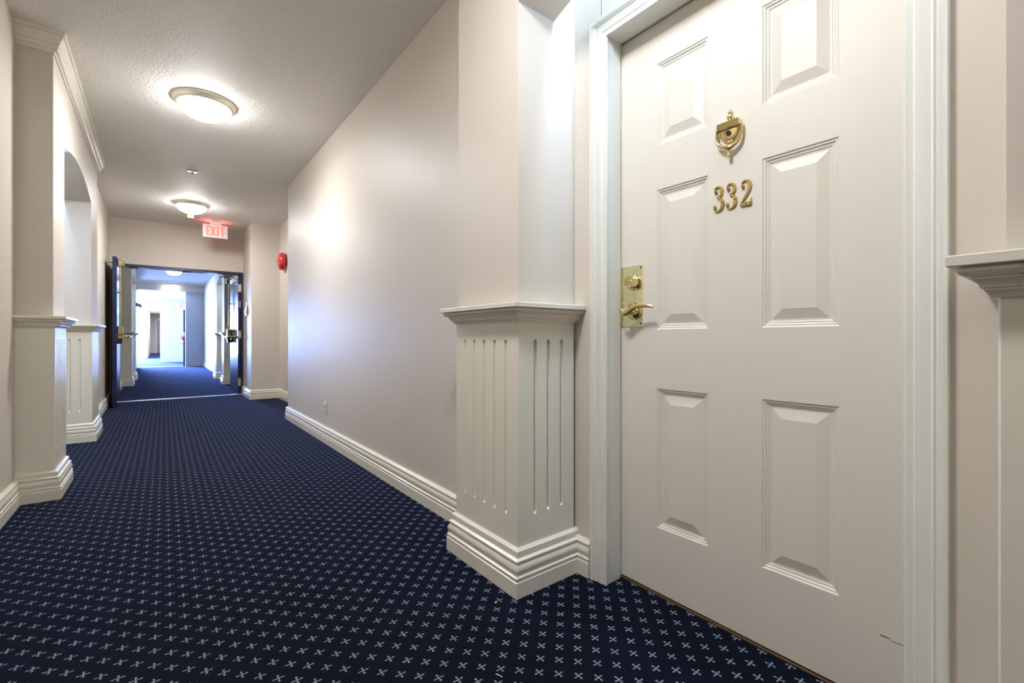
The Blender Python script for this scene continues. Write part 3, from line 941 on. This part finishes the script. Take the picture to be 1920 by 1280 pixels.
struct(boxes('wall_far_left', [(-0.95, XL2, 8.74, 11.42, 0, ZC), (-0.95, -0.70, 11.4, 13.42, 0, ZC), (-0.95, XL2, 13.4, 18.60, 0, ZC)], M_wall), 'left wall beyond the navy doors', 'wall')
baseboard('baseboard_far_right', [(XR2, 12.56), (XR2, 18.2)], 1, 'white baseboard along the far right wall')
baseboard('baseboard_far_right_near', [(XR2, 8.75), (XR2, 10.67)], 1, 'baseboard behind the open right navy door')
baseboard('baseboard_far_left', [(XL2, 13.46), (XL2, 18.58)], -1, 'white baseboard along the far left wall')
baseboard('baseboard_far_left_near', [(XL2, 8.75), (XL2, 11.37)], -1, 'cream baseboard left just beyond the navy doors')
# lobby at the end
struct(boxes('wall_lobby_panel', [(0.690, 1.75, 18.22, 18.40, 0, 2.44)], M_panel), 'pale blue wall panel at the end of the corridor', 'wall')
baseboard('baseboard_lobby_panel', [(1.16, 18.22), (0.69, 18.22)], 1, 'white baseboard of the pale end panel')
struct(boxes('wall_lobby_white', [(0.045, 1.75, 22.0, 22.2, 0, 2.44)], M_wall), 'white end wall carrying the far exit sign', 'wall')
struct(boxes('wall_lobby_end', [(-4.2, -0.452, 27.0, 27.2, 0, 2.44), (-0.46, 1.75, 27.0, 27.2, 2.22, 2.44)], M_wall), 'bright end wall left of the far opening', 'wall')
struct(boxes('wall_lobby_side', [(-4.2, -4.05, 18.4, 19.2, 0, 2.44), (-4.2, -4.05, 26.2, 27.2, 0, 2.44), (-4.2, -4.05, 19.1, 26.3, 0, 0.12), (-4.2, -4.05, 19.1, 26.3, 2.34, 2.44), (-4.2, -0.9, 18.4, 18.6, 0, 2.44)], M_wall), 'lobby window wall out of sight on the left', 'wall')
struct(boxes('wall_lobby_right', [(1.70, 1.85, 18.3, 36.4, 0, 2.44)], M_wall), 'right wall of the lobby', 'wall')
struct(boxes('wall_last_corridor', [(-0.70, -0.40, 27.15, 36.4, 0, 2.44), (-0.6, 1.75, 36.2, 36.4, 0, 2.44), (0.75, 1.75, 27.15, 36.4, 0, 2.44)], M_wall), 'dim walls of the last corridor seen through the far opening', 'wall')
trim_no[0] += 1
bm = bmesh.new(); sweep(bm, [(XL2, 18.7), (0.69, 18.7)], [(-0.10, 0), (-0.08, 0.006), (0.08, 0.006), (0.10, 0)], 1)
o = finish(bm, 'trim_%d' % trim_no[0], M_alu); struct(o, 'bright strip across the carpet at the end of the corridor', 'threshold')
d4 = empty('door_4', (0.664, 18.46, 0), math.radians(-2.9)); struct(d4, 'dark far door seen edge-on beside the fire extinguisher', 'door')
bm = bmesh.new(); box(bm, -0.022, 0.022, 0, 0.8, 0.01, 1.86); finish(bm, 'leaf', M_navyd, d4, bevel=0.002)
bm = bmesh.new(); box(bm, -0.03, 0.03, -0.03, 0.06, 0.98, 1.12); finish(bm, 'handle', M_alu, d4, bevel=0.006)
d5 = empty('door_5', (-0.02, 36.2, 0)); struct(d5, 'taupe door at the end of the last corridor', 'door')
bm = bmesh.new(); box(bm, -0.06, 0.78, -0.05, -0.004, 0, 2.05); finish(bm, 'leaf', M_brown, d5, bevel=0.003)
bm = bmesh.new(); sweep(bm, [(-0.07, 0), (-0.07, 2.06), (0.79, 2.06), (0.79, 0)], [(0, 0), (0, 0.02), (0.08, 0.02), (0.08, 0)], 1, lambda a, b, h: (a, -0.004 - h, b)); finish(bm, 'casing', M_case, d5)
exit_sign(0.72, 21.95, 2.29, 0.32, 0.2, 'faint pink EXIT sign on the white end wall', canopy=False, glowtop=False)

ex = empty('fire_extinguisher', (0.745, 21.88, 0.70)); tag(ex, 'red fire extinguisher on the white end wall far away', 'fire extinguisher')
bm = bmesh.new(); lathe(bm, [(0.06, 0.0), (0.066, 0.01), (0.066, 0.24), (0.05, 0.28), (0.022, 0.30), (0.022, 0.32), (0, 0.32)], 24); finish_nomerge(bm, 'cylinder', paint('ext_red', (0.35, 0.004, 0.03), 0.3), ex, smooth=40)
bm = bmesh.new(); lathe(bm, [(0.0675, 0.03), (0.0675, 0.15)], 24); finish_nomerge(bm, 'label_band', M_white, ex, smooth=60)
bm = bmesh.new(); box(bm, -0.02, 0.02, -0.02, 0.02, 0.315, 0.345); box(bm, -0.012, 0.012, -0.10, 0.02, 0.345, 0.36); box(bm, -0.012, 0.012, -0.09, 0.01, 0.372, 0.386); finish_nomerge(bm, 'valve', M_black, ex)
bm = bmesh.new(); box(bm, -0.03, 0.03, 0.05, 0.121, 0.12, 0.2); finish_nomerge(bm, 'bracket', M_grey, ex)

el = empty('emergency_light', (XL2, 17.6, 1.93)); tag(el, 'twin-head emergency light on the far left wall', 'emergency light')
bm = bmesh.new(); box(bm, -0.001, 0.07, -0.13, 0.13, -0.05, 0.05); finish(bm, 'battery_box', M_grey, el, bevel=0.006)
for yy in (-0.09, 0.09):
    bm = bmesh.new(); lathe(bm, [(0.02, 0.0), (0.05, 0.04), (0.055, 0.08), (0.0, 0.085)], 20, lambda a, b, h, yy=yy: (0.07 + h * 0.9, yy + a, -0.01 + b - h * 0.4)); finish_nomerge(bm, 'lamp_head', M_grey, el, smooth=40)
wd = empty('wall_sounder', (XR2, 13.35, 1.97)); tag(wd, 'small dark grey device high on the far right wall', 'wall device')
bm = bmesh.new(); box(bm, -0.035, 0, -0.09, 0.09, -0.09, 0.09); finish(bm, 'housing', M_grey, wd, bevel=0.006)
bm = bmesh.new(); lathe(bm, [(0.05, 0.034), (0.045, 0.05), (0, 0.052)], 20, lambda a, b, h: (-h, a, b)); finish_nomerge(bm, 'grille', M_grey, wd, smooth=40)

# crumbs on the carpet
for nm, x, y, mat, lab, cat in (('crumb', 0.917, 1.269, M_cream, 'tiny orange crumb on the carpet at the foot of the fluted pilaster', 'crumb'), ('thread', 0.726, 0.989, M_white, 'short white thread lying on the carpet in the foreground', 'lint')):
    bm = bmesh.new()
    if nm == 'crumb': lathe(bm, [(0.0, 0.0), (0.0032, 0.0008), (0.0028, 0.003), (0.0, 0.0042)], 8, lambda a, b, h: (x + a * 1.3, y + b, h - 0.0003))
    else: tube(bm, catmull([(x - 0.004, y + 0.010, 0.0008, 0.001), (x, y, 0.0012, 0.001), (x + 0.003, y - 0.010, 0.0008, 0.001)], 4), 6)
    tag(finish_nomerge(bm, nm, mat, smooth=50), lab, cat)

# ------------------------------------------------------------------ light
def area(name, loc, rot, sx, sy, power, col):
    l = bpy.data.lights.new(name, 'AREA'); l.shape = 'RECTANGLE'; l.size = sx; l.size_y = sy; l.energy = power; l.color = col
    o = bpy.data.objects.new(name, l); COL.objects.link(o); o.location = loc; o.rotation_euler = rot
    return o


# daylight through the lobby window (out of sight on the left)
area('window_daylight', (-4.0, 22.7, 1.25), (PI / 2, 0, -PI / 2), 6.6, 2.1, 2100, (0.32, 0.50, 1.0))
area('lobby_end_fill', (-2.4, 26.9, 1.25), (PI / 2, 0, PI), 2.8, 2.1, 6000, (0.26, 0.44, 1.0))  # added blue fill in front of the solid end wall, no window there

# cool strip lamps above the doorways, tucked behind the arches
for nm, x, y, ln, pw in (('doorway_lamp', 1.250, 0.68, 0.95, 22), ('doorway_lamp', -0.706, 4.76, 1.15, 17), ('doorway_lamp', 1.262, 11.6, 0.9, 26), ('doorway_lamp', -0.645, 12.4, 1.0, 26)):
    area(nm, (x, y, 2.62), (0, 0, 0), 0.07, ln, pw * 0.85, (0.46, 0.70, 1.0))
# added fill lights under the arch soffits, no fixtures, to whiten the jambs
for x, y, pw, tilt, lc in ((1.095, 0.62, 2.7, 66, (0.52, 0.74, 1.0)), (-0.55, 4.72, 5.0, 0, (0.34, 0.60, 1.0)), (1.12, 11.6, 6.0, 0, (0.50, 0.72, 1.0)), (-0.50, 12.4, 6.0, 0, (0.50, 0.72, 1.0))):
    area('soffit_fill', (x, y, 2.19), (math.radians(tilt), 0, 0), 0.07, 0.07, pw, lc)

area('last_corridor_fill', (0.15, 31.5, 2.40), (0, 0, 0), 0.5, 5.0, 160, (0.75, 0.83, 1.0))  # unseen fill added to brighten the last corridor, no fixture modelled

w = bpy.data.worlds.new('world'); sc.world = w; w.use_nodes = True
w.node_tree.nodes['Background'].inputs[0].default_value = (0.6, 0.75, 1, 1)
w.node_tree.nodes['Background'].inputs[1].default_value = 0.3

# ------------------------------------------------------------------ camera
F = 851.0
cam = bpy.data.cameras.new('camera'); co = bpy.data.objects.new('camera', cam); COL.objects.link(co)
cam.sensor_width = 36.0; cam.sensor_fit = 'HORIZONTAL'
cam.lens = F / 1920 * 36.0
co.location = (0, 0, 0.91)
co.rotation_euler = (PI / 2, 0, -math.atan((960 - 297.5) / F))
cam.shift_y = -(640 - 634.75) / 1920
cam.clip_start = 0.02; cam.clip_end = 100
sc.camera = co

sc.view_settings.view_transform = 'Standard'
sc.view_settings.look = 'None'
sc.view_settings.gamma = 1.0
sc.view_settings.exposure = 0.09
sc.view_settings.use_curve_mapping = False
sc.cycles.use_denoising = True
sc.cycles.max_bounces = 14
sc.cycles.diffuse_bounces = 8
sc.cycles.sample_clamp_indirect = 40
